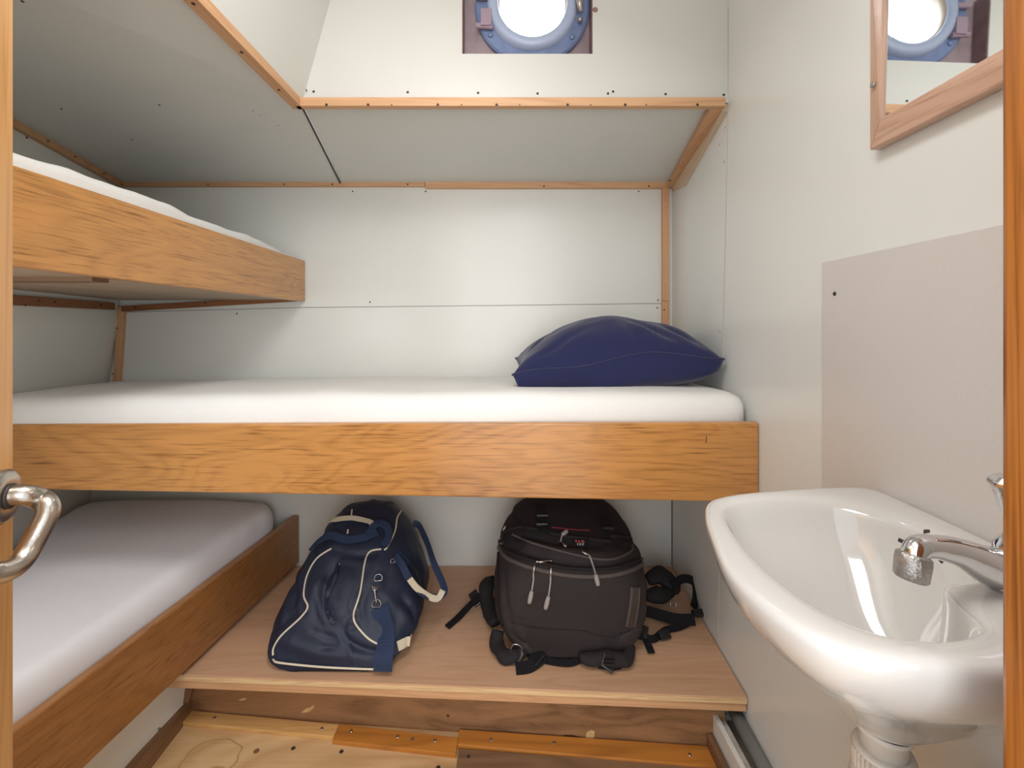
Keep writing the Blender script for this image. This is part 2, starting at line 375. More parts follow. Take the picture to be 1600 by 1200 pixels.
# sloping batten pair at the right-hand end of the deck lining
t = trim(hexa([W(xw(DB)-.028, DB-.02, HB-.02), W(xw(DB)-.0, DB-.02, HB-.02), W(xw(CF)-.018, CF, HF-.024), W(xw(CF)-.056, CF, HF-.024)],
              [W(xw(DB)-.028, DB-.02, HB+.0), W(xw(DB)-.0, DB-.02, HB+.0), W(xw(CF)-.018, CF, HF-.0), W(xw(CF)-.056, CF, HF-.0)]), pine_y)
screws(t, [P(1101, 182, 1.40), P(1105, 184, 1.40), P(1112, 187, 1.40), P(1120, 187, 1.40), P(1047, 282, 1.78)], (0, -.15, -1), .0042)
WP = [(CF+.001, HF-.004), (DB-.02, .58), (DB-.02, .552), (1.70, .529), (CF+.001, .641)]
t = trim(hexa([rw(a, b, .0) for a, b in WP], [rw(a, b, .018 if a < 1.5 else .006) for a, b in WP]),
         wood('pale_whitewashed_plank', rgb(208, 186, 160), rgb(190, 162, 130), 'Y', 5, .2, .15, .5, 15, 0, 3))
# upright corner battens
t = trim(box(P(1033, 0, DB).x, P(1046, 0, DB-.02).x, DB-.02, DB, EYE+.10, EYE+.566), pine_z)
screws(t, [P(1039, 318, DB-.021), P(1038, 438, DB-.021)], (0, -1, 0), .0035, mat('pale_screw', rgb(214, 186, 160), .5))
t = trim(box(P(1033, 0, DB).x, P(1046, 0, DB-.02).x, DB-.02, DB, EYE-.45, EYE+.099), pine_z)
screws(t, [P(1038, 484, DB-.021)], (0, -1, 0), .003)
a0, a1 = P(184, 478, DB-.018), P(172.5, 640, DB-.018)
t = trim(hexa([a0, a0+Vector((.024, 0, 0)), a0+Vector((.024, .018, 0)), a0+Vector((0, .018, 0))], [a1, a1+Vector((.026, 0, 0)), a1+Vector((.026, .018, 0)), a1+Vector((0, .018, 0))]), pine_z)
screws(t, [P(183, 513, DB-.019), P(176, 584, DB-.019)], (0, -1, 0), .003)
# berth cleats
b0, b1 = P(189, 487, DB-.02), P(465, 470.5, DB-.02)
up = Vector((0, 0, .024))
bc = trim(hexa([b0, b0+up, b0+up+Vector((0, .02, 0)), b0+Vector((0, .02, 0))], [b1, b1+up, b1+up+Vector((0, .02, 0)), b1+Vector((0, .02, 0))]), cleatm)
screws(bc, [P(211, 480, DB-.021), P(320, 473, DB-.021)], (0, -1, 0), .004)
c0, c1 = P(168, 484, 1.80), P(18, 480, 1.30)
c0 = lw(1.80, .061, .0); c1 = lw(.5, .052, .0)
t = trim(hexa([c0, c0+up*1.2, c0+up*1.2+Vector((.02, 0, 0)), c0+Vector((.02, 0, 0))], [c1, c1+up*1.2, c1+up*1.2+Vector((.02, 0, 0)), c1+Vector((.02, 0, 0))]),
         wood('stained_cleat_side', rgb(150, 98, 60), rgb(100, 60, 34), 'Y', 8, .3, .2, .5, 20, 0, 6))
screws(t, [lw(d, .075, .021) for d in (1.38, 1.45, 1.70)], (1, 0, 0), .004)

# ---------------------------------------------------------------- porthole
pc = P(831, 16, CF+.05)
win = tag(O('window_1', hexa([W(x0+.0-.02, CF+.05, .78), W(x1+.02, CF+.05, .78), W(x1+.02, CF+.05, 1.06), W(x0-.02, CF+.05, 1.06)],
                             [W(x0+.0-.02, CF+.051, .78), W(x1+.02, CF+.051, .78), W(x1+.02, CF+.051, 1.06), W(x0-.02, CF+.051, 1.06)]), rust), kind='structure')
bpy.data.objects.remove(win)
# hull plate with a round hole (ring of quads from circle to square)
def plate(c, r, hx0, hx1, hz0, hz1, y0, y1, n=64):
    vs = []; fs = []
    for yy in (y0, y1):
        for k in range(n):
            a = 2*math.pi*k/n; vs.append((c.x+r*math.cos(a), yy, c.z+r*math.sin(a)))
        for k in range(n):
            a = 2*math.pi*k/n; dx, dz = math.cos(a), math.sin(a); s = 9
            if dx > 1e-6: s = min(s, (hx1-c.x)/dx)
            if dx < -1e-6: s = min(s, (hx0-c.x)/dx)
            if dz > 1e-6: s = min(s, (hz1-c.z)/dz)
            if dz < -1e-6: s = min(s, (hz0-c.z)/dz)
            vs.append((c.x+dx*s, yy, c.z+dz*s))
    for k in range(n):
        j = (k+1) % n
        fs += [(k, j, n+j, n+k), (2*n+k, 2*n+j, 3*n+j, 3*n+k), (k, j, 2*n+j, 2*n+k), (n+k, n+j, 3*n+j, 3*n+k)]
    return vs, fs
win = struct('window_1', plate(pc, .118, x0-.03, x1+.03, z0-.03, z1+.03, CF+.05, CF+.06), rust)
O('hole_lining', join(box(x0-.004, x0+.002, CF+.002, CF+.05, z0-.004, z1), box(x1-.002, x1+.004, CF+.002, CF+.05, z0-.004, z1), box(x0, x1, CF+.002, CF+.05, z0-.004, z0+.001)),
  mat('cut_edge', rgb(140, 110, 112), .7, var=.2, vscale=30), win)
def ring(c, prof, n=72):
    vs = []; fs = []; m = len(prof)
    for k in range(n):
        a = 2*math.pi*k/n
        for (r, y) in prof: vs.append((c.x+r*math.cos(a), c.y+y, c.z+r*math.sin(a)))
    for k in range(n):
        j = (k+1) % n
        for i in range(m): fs.append((k*m+i, k*m+(i+1) % m, j*m+(i+1) % m, j*m+i))
    return vs, fs
O('flange', ring(pc, [(.117, .0), (.117, -.016), (.122, -.019), (.170, -.019), (.176, -.014), (.176, .0)]), bluepaint, win, smooth=False)
O('glass_ring', ring(pc, [(.104, .005), (.104, -.034), (.108, -.040), (.126, -.040), (.134, -.034), (.140, -.018), (.140, .005)]), ringpaint, win, smooth=True)
O('glass_bead', ring(pc, [(.101, .004), (.101, -.026), (.1055, -.030), (.1055, .004)]), mat('bead_seal', rgb(180, 160, 140), .5), win, smooth=True)
O('glass', lathe(pc, [(.104, 0), (.104, .006)], (0, 1, 0), 48), glass, win)
for an in (215, 322, 38, 142):
    a = math.radians(an); O('bolt', lathe(pc+Vector((.156*math.cos(a), -.019, .156*math.sin(a))), [(.0085, 0), (.008, .004), (.004, .006)], (0, -1, 0), 12), bluepaint, win, smooth=True)
lt = O('latch', join(tube([P(905, -25, CF+.02), P(905, 2, CF+.0), P(908, 18, CF+.01)], [.007, .010, .006], 10), lathe(P(906, 33, CF+.02), [(.007, 0), (.008, .008), (.004, .014)], (0, -1, 0), 14)), brass, win, smooth=True)
hg = O('hinge', join(box(P(752, 0, CF+.03).x, P(765, 0, CF+.03).x+.006, CF+.008, CF+.034, EYE+.905, EYE+.955), tube([P(744, -4, CF+.02), P(765, -4, CF+.02)], .008, 10, 0), tube([P(744, 40, CF+.02), P(770, 42, CF+.02)], .008, 10, 0)), mat('hinge_paint', rgb(158, 138, 152), .5), win)

# ---------------------------------------------------------------- right wall: panel, mirror
sp = trim(hexa([rw(.91, .127, .0), rw(.33, .127, .0), rw(.33, -.37, 0), rw(.91, -.37, 0)], [rw(.91, .127, .004), rw(.33, .127, .004), rw(.33, -.37, .004), rw(.91, -.37, .004)]), beige)
screws(sp, [P(1304, 459, (xw(.87)-.0045)*700/504)], (-1, 0, 0), .0042)
mr = empty('wall_mirror', rw(.5, .30), 'mirror in a pale brown wooden frame on the wall above the washbasin', 'mirror')
FW = .040
def mq(da, db, ha, hb, o0, o1, cut=None):
    return hexa([rw(da, ha, o0), rw(db, ha, o0), rw(db, hb, o0), rw(da, hb, o0)], [rw(da, ha, o1), rw(db, ha, o1), rw(db, hb, o1), rw(da, hb, o1)])
MD0, MD1, MZ0, MZ1 = .762, .345, .297, .66
def rail(a, b, c, d): return hexa([rw(*a, .001), rw(*b, .001), rw(*c, .001), rw(*d, .001)], [rw(*a, .019), rw(*b, .019), rw(*c, .019), rw(*d, .026)])
O('frame_rail', rail((MD0, MZ0), (MD1, MZ0), (MD1+FW, MZ0+FW), (MD0-FW*.8, MZ0+FW)), mirrw, mr, bevel=.002)
O('frame_rail', rail((MD0, MZ1), (MD1, MZ1), (MD1+FW, MZ1-FW), (MD0-FW*.8, MZ1-FW)), mirrw, mr, bevel=.002)
O('frame_stile', rail((MD0, MZ0), (MD0, MZ1), (MD0-FW*.8, MZ1-FW), (MD0-FW*.8, MZ0+FW)), mirrwz, mr, bevel=.002)
O('frame_stile', rail((MD1, MZ0), (MD1, MZ1), (MD1+FW, MZ1-FW), (MD1+FW, MZ0+FW)), mirrwz, mr, bevel=.002)
def moff(d, h): return .004+.009*(d-MD1)/(MD0-MD1)+.010*(MZ1-h)/(MZ1-MZ0)   # the glass sits a little crooked in its rebate
MC = [(MD0-.02, MZ0+.02), (MD1+.02, MZ0+.02), (MD1+.02, MZ1-.02), (MD0-.02, MZ1-.02)]
O('mirror_glass', hexa([rw(d, h, moff(d, h)-.003) for d, h in MC], [rw(d, h, moff(d, h)) for d, h in MC]), mglass, mr)
O('screw', disc(rw(MD0-.016, .40, .0265), (-1, 0, 0), .005), snap, mr)

# ---------------------------------------------------------------- bunks
# upper berth on the left
ub = empty('bunk', W(-1.2, 1.2, .098), 'highest wooden bunk along the left wall, oak board, plywood underside', 'bunk', 'built-in bunks')
def yb(d): return -.859+(1.85-d)*.026
O('front_board', hexa([W(yb(1.862), 1.862, .098), W(yb(1.862), 1.862, .267), W(yb(1.862)-.024, 1.862, .267), W(yb(1.862)-.024, 1.862, .098)],
                      [W(yb(.40), .40, .098), W(yb(.40), .40, .267), W(yb(.40)-.024, .40, .267), W(yb(.40)-.024, .40, .098)]), oak_y, ub, bevel=.003)
U = [W(yb(1.862)-.024, 1.86, .104), W(yb(.40)-.024, .40, .104), W(lw(.40, 0).x+.003, .40, .104), W(lw(1.86, 0).x+.003, 1.86, .104)]
O('base_panel', prism(U, (0, 0, .012)), wood('grey_plywood_underside', rgb(176, 156, 134), rgb(150, 128, 106), 'Y', 5, .25, .2, .6, 5, 0, 3), ub)
O('cross_slat', box(-1.22, -.90, .96, 1.0, EYE+.094, EYE+.104), wood('slat_brown', rgb(120, 92, 66), rgb(90, 66, 46), 'X', 6, .3, .2, .6, 9), ub)
def um(p):
    d = 1.125+p.y; xr = yb(d)-.027; xl_ = lw(d, .2).x+.004
    u = (p.x+.3)/.6
    x = xl_+(xr-xl_)*u
    z = p.z
    if z > 0: z += .012*nz((x, d*1.3, 0), 5, 3)+.006*nz((x, d, 0), 15, 8) - .03*max(0, (d-1.45)/.42)**2
    return W(x, d, .117+.094+z)
um_ = tag(O('mattress', rbox((.3, .725, .094), .016, 50, um), sheet, smooth=True), 'white mattress on the highest bunk at the left', 'mattress', 'sheeted mattresses')
# middle berth across the back
mb = empty('bunk', W(-.35, 1.5, -.45), 'middle wooden bunk across the back wall with a long oak front board', 'bunk', 'built-in bunks')
xlm = lw(1.19, -.3).x+.003
def fd(x): return 1.16+(.641-x)*.0157
def bt(x): return (-.253-(.641-x)*.0055, -.459+(.641-x)*.0115)
xr_ = xw(1.16)-.002
F = []
for x in (xlm, xr_):
    tp, bo = bt(x); F.append([W(x, fd(x), bo), W(x, fd(x), tp), W(x, fd(x)+.025, tp), W(x, fd(x)+.025, bo)])
O('front_board', hexa(F[0], F[1]), oak_x, mb, bevel=.004, seg=3)
O('base_panel', prism([W(xlm+.01, 1.22, -.35), W(xr_, 1.19, -.35), W(xw(1.86)-.003, 1.86, -.35), W(lw(1.86, -.35).x+.005, 1.86, -.35)], (0, 0, .012)), ply, mb)
O('board_chip', tube([P(1104, 682, 1.159), P(1103, 692, 1.159)], .0009, 6, 0), holem, mb)
def mm(p):
    x = -.395+p.x; d = 1.528+p.y; z = p.z
    u = min(1, max(0, (p.y+.33)/.66))
    xl_ = lw(d, -.25).x+.006
    s = (x+.395+1.02)/2.04; x = xl_+s*(.638+.016*u-xl_)
    if z > 0:
        z += .0045*nz((x, d, 0), 5, 2) - .028*u**1.6 - .012*max(0, (-.5-x)/.8)+.008*math.exp(-((x+.1)/.3)**2)*0
    return W(x, d+.0035*nz((x, 0, z), 6), -.261+z)
tag(O('mattress', rbox((1.02, .33, .077), .045, 36, mm), sheet, smooth=True), 'long white mattress on the middle bunk under the navy pillow', 'mattress', 'sheeted mattresses')
# lower berth on the left
lb = empty('bunk', W(-1.3, 1.3, -.98), 'lowest wooden bunk at the left, slanting board beside the luggage shelf', 'bunk', 'built-in bunks')
def lx(d): return -.885-(1.862-d)*.078
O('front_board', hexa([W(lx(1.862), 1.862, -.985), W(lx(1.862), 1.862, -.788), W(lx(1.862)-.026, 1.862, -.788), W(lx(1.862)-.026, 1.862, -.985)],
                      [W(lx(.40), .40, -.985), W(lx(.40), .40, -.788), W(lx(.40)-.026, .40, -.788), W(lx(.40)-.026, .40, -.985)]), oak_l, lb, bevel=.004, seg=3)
O('base_panel', prism([W(lx(1.86)-.026, 1.86, -.90), W(lx(.40)-.026, .40, -.90), W(lw(.40, -.9).x+.004, .40, -.90), W(lw(1.86, -.9).x+.004, 1.86, -.90)], (0, 0, .012)), ply, lb)
def lm(p):
    d = 1.12+p.y; z = p.z; u = (p.x+.4)/.8
    xr2 = lx(d)-.03; xl2 = lw(d, -.72).x+.006
    e = max(0, (d-1.70)/.13)
    if e > 0: xr2 -= .07*min(1, e)**2
    x = xl2+(xr2-xl2)*u
    if z > 0: z += .005*nz((x, d, 0), 4, 7) + .025*max(0, (d-1.0)/.7)*math.sin(math.pi*min(1,u*.6+.2)) - .022*max(0, (d-1.70)/.13)**2 + .006*math.sin(math.pi*u)
    if z > 0 and d > 1.3: z += .003*math.sin((d*3+x*5)*20)*max(0, (u-.85)/.15)*min(1, (d-1.3)/.3)
    return W(x, d, -.887+.083+z)
tag(O('mattress', rbox((.4, .715, .085), .05, 40, lm), sheet2, smooth=True), 'smooth white mattress on the lowest bunk at the left', 'mattress', 'sheeted mattresses')
# panel closing the space under the lower berth
struct('wall_under_bunk', hexa([W(lx(DB)-.09, DB, FL), W(-1.045, .4, FL), W(-1.045, .4, -.90), W(lx(DB)-.09, DB, -.90)],
                               [W(lx(DB)-.105, DB, FL), W(-1.06, .4, FL), W(-1.06, .4, -.90), W(lx(DB)-.105, DB, -.90)]), white)

# ---------------------------------------------------------------- pillow
def pillow():
    n = 44; vs = []; fs = []
    c = {'fl': (.0, 1.335, -.158), 'fr': (.632, 1.335, -.092), 'bl': (.012, 1.63, -.120), 'br': (.640, 1.76, -.06)}
    for side in (1, -1):
        for j in range(n+1):
            for i in range(n+1):
                u = i/n; v = j/n
                uu = 2*u-1; vv = 2*v-1
                a = [c['fl'][k]*(1-u)*(1-v)+c['fr'][k]*u*(1-v)+c['bl'][k]*(1-u)*v+c['br'][k]*u*v for k in range(3)]
                # edges pulled in between the corners
                a[2] += (.022*(1-uu*uu)+.010*math.sin(uu*5))*max(0, -vv)**1.5; a[0] -= .022*uu*(1-vv*vv)*1.0; a[1] -= .028*vv*(1-uu*uu)
                th = (max(0, 1-abs(uu)**2.4)*max(0, 1-abs(vv)**2.4))**.52
                wr_ = .012*nz((u*3, v*3, side), 1.6, 5)*th**.5
                cr_ = 0
                for (fx, fy, an, wd, amp) in ((.72, .16, 2.2, .035, 0.018), (.6, .1, 1.8, .03, 0.011), (.86, .2, 2.0, .03, 0.018), (.13, .55, 1.1, .03, 0.014), (.2, .1, .6, .03, 0.011), (.93, .4, 2.5, .03, 0.014)):
                    dx, dy = u-fx, v-fy; pr = dx*math.cos(an)+dy*math.sin(an); pe = -dx*math.sin(an)+dy*math.cos(an)
                    cr_ -= amp*math.exp(-(pe/wd)**2-(pr/.16)**2)
                if side > 0: z = a[2]+(.112+.026*math.exp(-((u-.40)/.28)**2))*th+(wr_+cr_)*min(1, th*2)
                else:
                    z = a[2]-.12*th**.55; a[1] -= .05*th**.6*max(0, -vv)
                    z = max(z, -.1865)
                if side < 0 and (i in (0, n) or j in (0, n)): z = a[2]
                vs.append(W(a[0], a[1], z))
    m = (n+1)**2
    def idx(s, i, j):
        if s and (i in (0, n) or j in (0, n)): s = 0
        return s*m+j*(n+1)+i
    for s in (0, 1):
        for j in range(n):
            for i in range(n): fs.append((idx(s, i, j), idx(s, i+1, j), idx(s, i+1, j+1), idx(s, i, j+1)))
    edge = [vs[idx(0, i, 0)] for i in range(n+1)]+[vs[idx(0, n, j)] for j in range(1, n+1)]+[vs[idx(0, i, n)] for i in range(n-1, -1, -1)]+[vs[idx(0, 0, j)] for j in range(n-1, 0, -1)]
    return (vs, fs), edge
pg, pe = pillow()
pl = tag(O('pillow', pg, navyp, smooth=True), 'plump navy blue pillow at the right end of the middle bunk', 'pillow')
O('seam_edge', tube(pe, .0032, 6, 0, closed=True), navyp, pl, smooth=True)

# ---------------------------------------------------------------- luggage shelf, riser, floor strips
sh = empty('luggage_shelf', W(-.15, 1.5, -1.03), 'low plywood shelf under the middle bunk carrying both bags', 'shelf')
SL, SR = P(262, 1056, 1.283), W(xw(1.217)-.004, 1.217, -1.016)
SBL, SBR = W(-.90, DB-.004, -1.0), W(xw(DB)-.004, DB-.004, -1.0)
SL.z = SBL.z
SR.z = EYE-1.012; SBR.z = EYE-1.003
def lower(q, dz): return Vector((q.x, q.y, q.z-dz))
q4 = [SL, SR, SBR, SBL]
O('shelf_top', hexa(q4, [lower(q, .004) for q in q4]), ply, sh, bevel=.001)
inn = Vector((0, .0008, 0))
O('ply_core', hexa([lower(q, .004)+(inn if k < 2 else Vector()) for k, q in enumerate(q4)], [lower(q, .018)+(inn if k < 2 else Vector()) for k, q in enumerate(q4)]), plye, sh)
e0, e1 = SL+Vector((-.035, .004, -.018)), SR+Vector((-.001, .004, -.018))
O('edge_batten', hexa([e0, lower(e0, .022), lower(e0, .022)+Vector((0, .02, 0)), e0+Vector((0, .02, 0))], [e1, lower(e1, .024), lower(e1, .024)+Vector((0, .02, 0)), e1+Vector((0, .02, 0))]), pine, sh, bevel=.001)
struct('wall_riser', hexa([W(-1.02, 1.3865, FL), W(.60, 1.262, FL), W(.60, 1.262, -1.035), W(-1.02, 1.3865, -1.035)], [W(-1.0, 1.40, FL), W(.60, 1.28, FL), W(.60, 1.28, -1.035), W(-1.0, 1.40, -1.035)]), board)
ris = bpy.data.objects['wall_riser']
def blot(name, px, py, pts, m, th=.0012):
    c = P(px, py, 1); t_ = (1.385-.0769)/(1+.0769*c.x) if False else None
    d = (1.385-.0769)/(1+.0769*(px-800)/700); c = P(px, py, d-.0005)
    O(name, prism([c+Vector((a/700*d, -a/700*d*.0769, -b/700*d)) for a, b in pts], (0, -th, 0)), m, ris)
knotm = mat('dark_knot', rgb(84, 48, 34), .6, var=.3, vscale=60); flakem = mat('pale_flaked_patch', rgb(206, 172, 122), .7, var=.15, vscale=50)
blot('knot', 893, 1155, [(-18, 0), (-12, -6), (2, -7), (14, -4), (22, 1), (10, 7), (-4, 8), (-16, 5)], knotm)
blot('flaked_patch', 922, 1150, [(-8, 4), (-5, -6), (2, -10), (7, -8), (6, 2), (2, 9), (-4, 8)], flakem)
blot('flaked_patch', 480, 1106, [(-10, 8), (-2, 1), (6, -2), (12, -6), (10, 0), (4, 5), (-2, 7)], flakem)
blot('flaked_patch', 382, 1090, [(-10, 4), (-4, 1), (4, -1), (2, 3), (-5, 5)], flakem)
blot('knot', 700, 1118, [(-3, 0), (0, -2), (3, 0), (0, 2)], knotm)
def floor_strip(ax, ay, bx, by, w1, w2, m, h=.012, z=FL):
    return hexa([W(ax, ay, z), W(bx, by, z), W(bx, by-w2, z), W(ax, ay-w1, z)], [W(ax, ay, z+h), W(bx, by, z+h), W(bx, by-w2, z+h), W(ax, ay-w1, z+h)])
def rd(x): return 1.385-(x+1.0)*.0769-.002
t = trim(floor_strip(-1.005, rd(-1.005), -.515, rd(-.515)-.012, .042, .040, None), palep)
screws(t, [W(-.9, rd(-.9)-.02, FL+.0125), W(-.56, rd(-.56)-.03, FL+.0125)], (0, 0, 1), .005, snap)
t = trim(floor_strip(-.514, rd(-.514)-.012, -.155, rd(-.155)-.028, .052, .05, None, .013), orange)
screws(t, [W(-.47, 1.31, FL+.0135), W(-.33, 1.292, FL+.0135), W(-.22, 1.28, FL+.0135)], (0, 0, 1), .005, snap)
O('knot', disc(W(-.285, 1.285, FL+.0132), (0, 0, 1), .006, .0006), brown, t)
t = trim(floor_strip(-.154, rd(-.154)-.005, .59, rd(.59)-.003, .048, .06, None, .016), orange)
screws(t, [W(-.06, 1.28, FL+.0165), W(.12, 1.27, FL+.0165), W(.49, 1.235, FL+.0165)], (0, 0, 1), .005, snap)
t = trim(floor_strip(-.150, 1.26, .55, 1.207, .10, .10, None, .010), greyb)
screws(t, [W(-.12, 1.235, FL+.0105)], (0, 0, 1), .005, dark)
t = trim(floor_strip(-.30, 1.195, -.152, 1.20, .10, .10, None, .014), brown)
screws(fl, [W(-.62, 1.27, FL+.0006), W(-.20, 1.215, FL+.0006), W(-.48, 1.26, FL+.0006)], (0, 0, 1), .006, dark)
O('knot', disc(W(-.72, 1.262, FL+.0004), (0, 0, 1), .008, .0004), brown, fl)
sm_ = mat('water_stain_rim', rgb(196, 152, 100), .6, var=.08)
def stain(c, rs, w_=.006):
    n = 40; ins = []; out = []
    for k in range(n):
        a = 2*math.pi*k/n; r = 1+.25*nz((math.cos(a), math.sin(a), rs[0]*9), 1.6, 3)
        p = Vector((math.cos(a)*rs[0]*r, math.sin(a)*rs[1]*r, 0)); q = p*(1-w_/max(rs))
        out.append(W(c[0], c[1], FL+.0004)+p); ins.append(W(c[0], c[1], FL+.0004)+q)
    O('water_stain', (out+ins, [(k, (k+1) % n, n+(k+1) % n, n+k) for k in range(n)]), sm_, fl)
stain((-.83, 1.245), (.085, .055), .007); stain((-.80, 1.20), (.03, .018), .028)
# mouldings at the sides of the sole
t = trim(hexa([W(-1.045, 1.38, FL), W(-1.0, 1.38, FL), W(-1.0, 1.38, -1.05), W(-1.022, 1.38, -1.05)][0:4], [W(-1.055, .5, FL), W(-1.01, .5, FL), W(-1.01, .5, FL+.045), W(-1.032, .5, FL+.045)]), brown)
bpy.data.objects.remove(t); tn -= 1
t = trim(hexa([W(-1.030, 1.382, FL), W(-.985, 1.382, FL), W(-.990, 1.382, FL+.045), W(-1.015, 1.382, FL+.05)], [W(-1.040, .5, FL), W(-.94, .5, FL), W(-.945, .5, FL+.045), W(-.98, .5, FL+.05)]), brown)
screws(t, [W(-1.0, 1.27, FL+.056)], (.3, 0, 1), .004, snap)
t = trim(hexa([W(-1.035, 1.36, FL+.05), W(-.985, 1.36, FL+.05), W(-.96, 1.382, -1.04), W(-1.03, 1.382, -1.04)], [W(-1.035, 1.372, FL+.05), W(-.985, 1.372, FL+.05), W(-.96, 1.396, -1.04), W(-1.03, 1.396, -1.04)]), brown)
t = trim(box(.548, .566, .5, 1.262, EYE+FL, EYE+FL+.05), brown)
t = trim(box(.568, .582, .5, 1.30, EYE+FL, EYE-1.10), white)
t = trim(box(.590, .603, .5, 1.30, EYE+FL, EYE-1.115), mat('grimy_white_board', rgb(206, 200, 190), .5, var=.25, vscale=40))
wpipe = empty('drain_pipe', W(.63, 1.0, -1.15), 'grey plastic waste pipe running low along the right wall under the shelf', 'pipe')
O('pipe_run', tube([W(.627, 1.36, -1.085), W(.624, 1.0, -1.10), W(.618, .5, -1.12)], .017, 18, 0), greypipe, wpipe, smooth=True)
O('pipe_socket', lathe(W(.6265, 1.30, -1.0875), [(.0175, 0), (.021, .002), (.021, .03), (.0185, .034)], (0, -1, 0), 24), greypipe, wpipe, smooth=True)
O('pipe_bracket', join(box(.604, .645, 1.275, 1.29, EYE-1.125, EYE-1.11)), greypipe, wpipe)

# ---------------------------------------------------------------- soft bags
def bag(slices, zb_, cx_of, taper, e1, e2, wr_, seed, n=132, sub=12):
    sl = cat_rom([Vector((s[0], s[1], s[2])) for s in slices], sub); rings = []
    for (d, w_, h_) in sl:
        rg = []
        for k in range(n):
            a = 2*math.pi*k/n; c_, s_ = math.cos(a), math.sin(a)
            x = abs(c_)**e1*(1 if c_ > 0 else -1); z = abs(s_)**e2*(1 if s_ > 0 else -1)
            zz = (z+1)/2
            X = cx_of(d, zz)+w_*x*taper(zz); Z = zb_+max(h_, .01)*zz
            if zz < .04: Z = zb_+.002
            p = Vector((X, d, EYE+Z)); nrm = Vector((x, -.2 if d < 1.45 else .2, z)).normalized()
            if zz > .06: p += nrm*wr_(p, zz)
            rg.append(p)
        rings.append(rg)
    return loft(rings)
def fold(geo, lines):
    """press folds (negative) or puffs (positive) into the cloth along drawn lines: (points, depth, half width in px)"""
    me = bpy.data.meshes.new('tmp'); me.from_pydata(geo[0], [], geo[1]); bm = bmesh.new(); bm.from_mesh(me)
    bmesh.ops.recalc_face_normals(bm, faces=bm.faces); bm.normal_update()
    L_ = [([Vector((x, y)) for x, y in [(v.x, v.y) for v in cat_rom([Vector((a, b, 0)) for a, b in pts], 5)]], dp, wd) for pts, dp, wd in lines]
    for v in bm.verts:
        if v.normal.dot(v.co-cam.location) > .3*(v.co-cam.location).length: continue
        q = Vector((800+700*v.co.x/v.co.y, 508-700*(v.co.z-EYE)/v.co.y)); tot = 0
        for pts, dp, wd in L_:
            dm = 1e9; tt = 0
            for i in range(len(pts)-1):
                a, b = pts[i], pts[i+1]; ab = b-a; t_ = max(0, min(1, (q-a).dot(ab)/max(ab.length_squared, 1e-9)))
                dd = (q-a-ab*t_).length
                if dd < dm: dm = dd; tt = (i+t_)/(len(pts)-1)
            if dm < wd*3: tot += dp*math.exp(-(dm/wd)**2)*math.sin(math.pi*min(1, max(0, .08+.84*tt)))**.5
        v.co += v.normal*tot
    vs = [v.co.copy() for v in bm.verts]; bm.free(); bpy.data.meshes.remove(me)
    return vs, geo[1]
def crease(p, s, seed): return 1-abs(nz(p, s, seed))*2.4
ddisp = lambda p, zz: (.012*nz(p, 5, 2)+.011*(max(0, crease((p.x*1.3+p.z*.5, p.y*.8, p.z*.6), 9, 4)-.55)-.2)+.004*nz(p, 22, 6))*min(1, (zz-.06)*6)
DF = [([(530, 872), (510, 905), (505, 935), (512, 960), (524, 985)], -.013, 5), ([(548, 880), (520, 890), (505, 915)], -.006, 4),
      ([(556, 978), (535, 985), (545, 1003), (570, 1016), (590, 1018)], -.014, 6), ([(545, 905), (540, 935), (530, 960)], .010, 9), ([(500, 870), (492, 900), (492, 930)], .008, 9),
      ([(490, 985), (508, 994), (523, 1000), (518, 1010), (505, 1012)], -.010, 4), ([(490, 945), (497, 970), (520, 1000)], -.007, 5), ([(476, 955), (455, 962), (430, 985)], -.007, 5),
      ([(455, 900), (462, 925), (458, 945)], -.008, 5), ([(440, 1000), (500, 1022), (560, 1025)], .008, 9), ([(553, 955), (535, 975)], -.010, 4),
      ([(600, 930), (625, 955), (645, 975)], .006, 9), ([(628, 935), (645, 955), (648, 972)], -.009, 5), ([(572, 925), (565, 950), (572, 975)], -.006, 5),
      ([(520, 858), (560, 868), (590, 862)], -.008, 5), ([(640, 870), (655, 890), (662, 915)], -.007, 5), ([(575, 800), (580, 830)], -.006, 5), ([(610, 890), (600, 915)], -.005, 5),
      ([(480, 850), (500, 835), (530, 826)], -.006, 5), ([(555, 915), (548, 945), (556, 965)], -.006, 3), ([(512, 915), (518, 950), (530, 965)], .007, 4)]
dg = bag([(1.292, .15, .015), (1.30, .19, .05), (1.33, .222, .115), (1.40, .25, .19), (1.48, .25, .265), (1.57, .238, .325), (1.66, .21, .352), (1.73, .17, .31), (1.775, .10, .18)],
         -1.0, lambda d, z: -.525+(d-1.3)*.04-.008*z, lambda z: 1-.42*z**1.6, .6, .75, ddisp, 1)
dg = fold(dg, DF)
db = empty('duffel_bag', W(-.52, 1.5, -1.0), 'navy blue duffel bag with cream piping on the left of the shelf', 'bag')
O('bag_body', dg, navy, db, smooth=True)
TD = BVHTree.FromPolygons(dg[0], dg[1])
bdisp = lambda p, zz: (.008*nz(p, 5, 12)+.003*nz(p, 18, 3)+.008*(max(0, crease((p.x, p.y*.5, p.z*2), 7, 9)-.6)-.1)*(1 if zz < .4 else .6))*min(1, (zz-.06)*6)
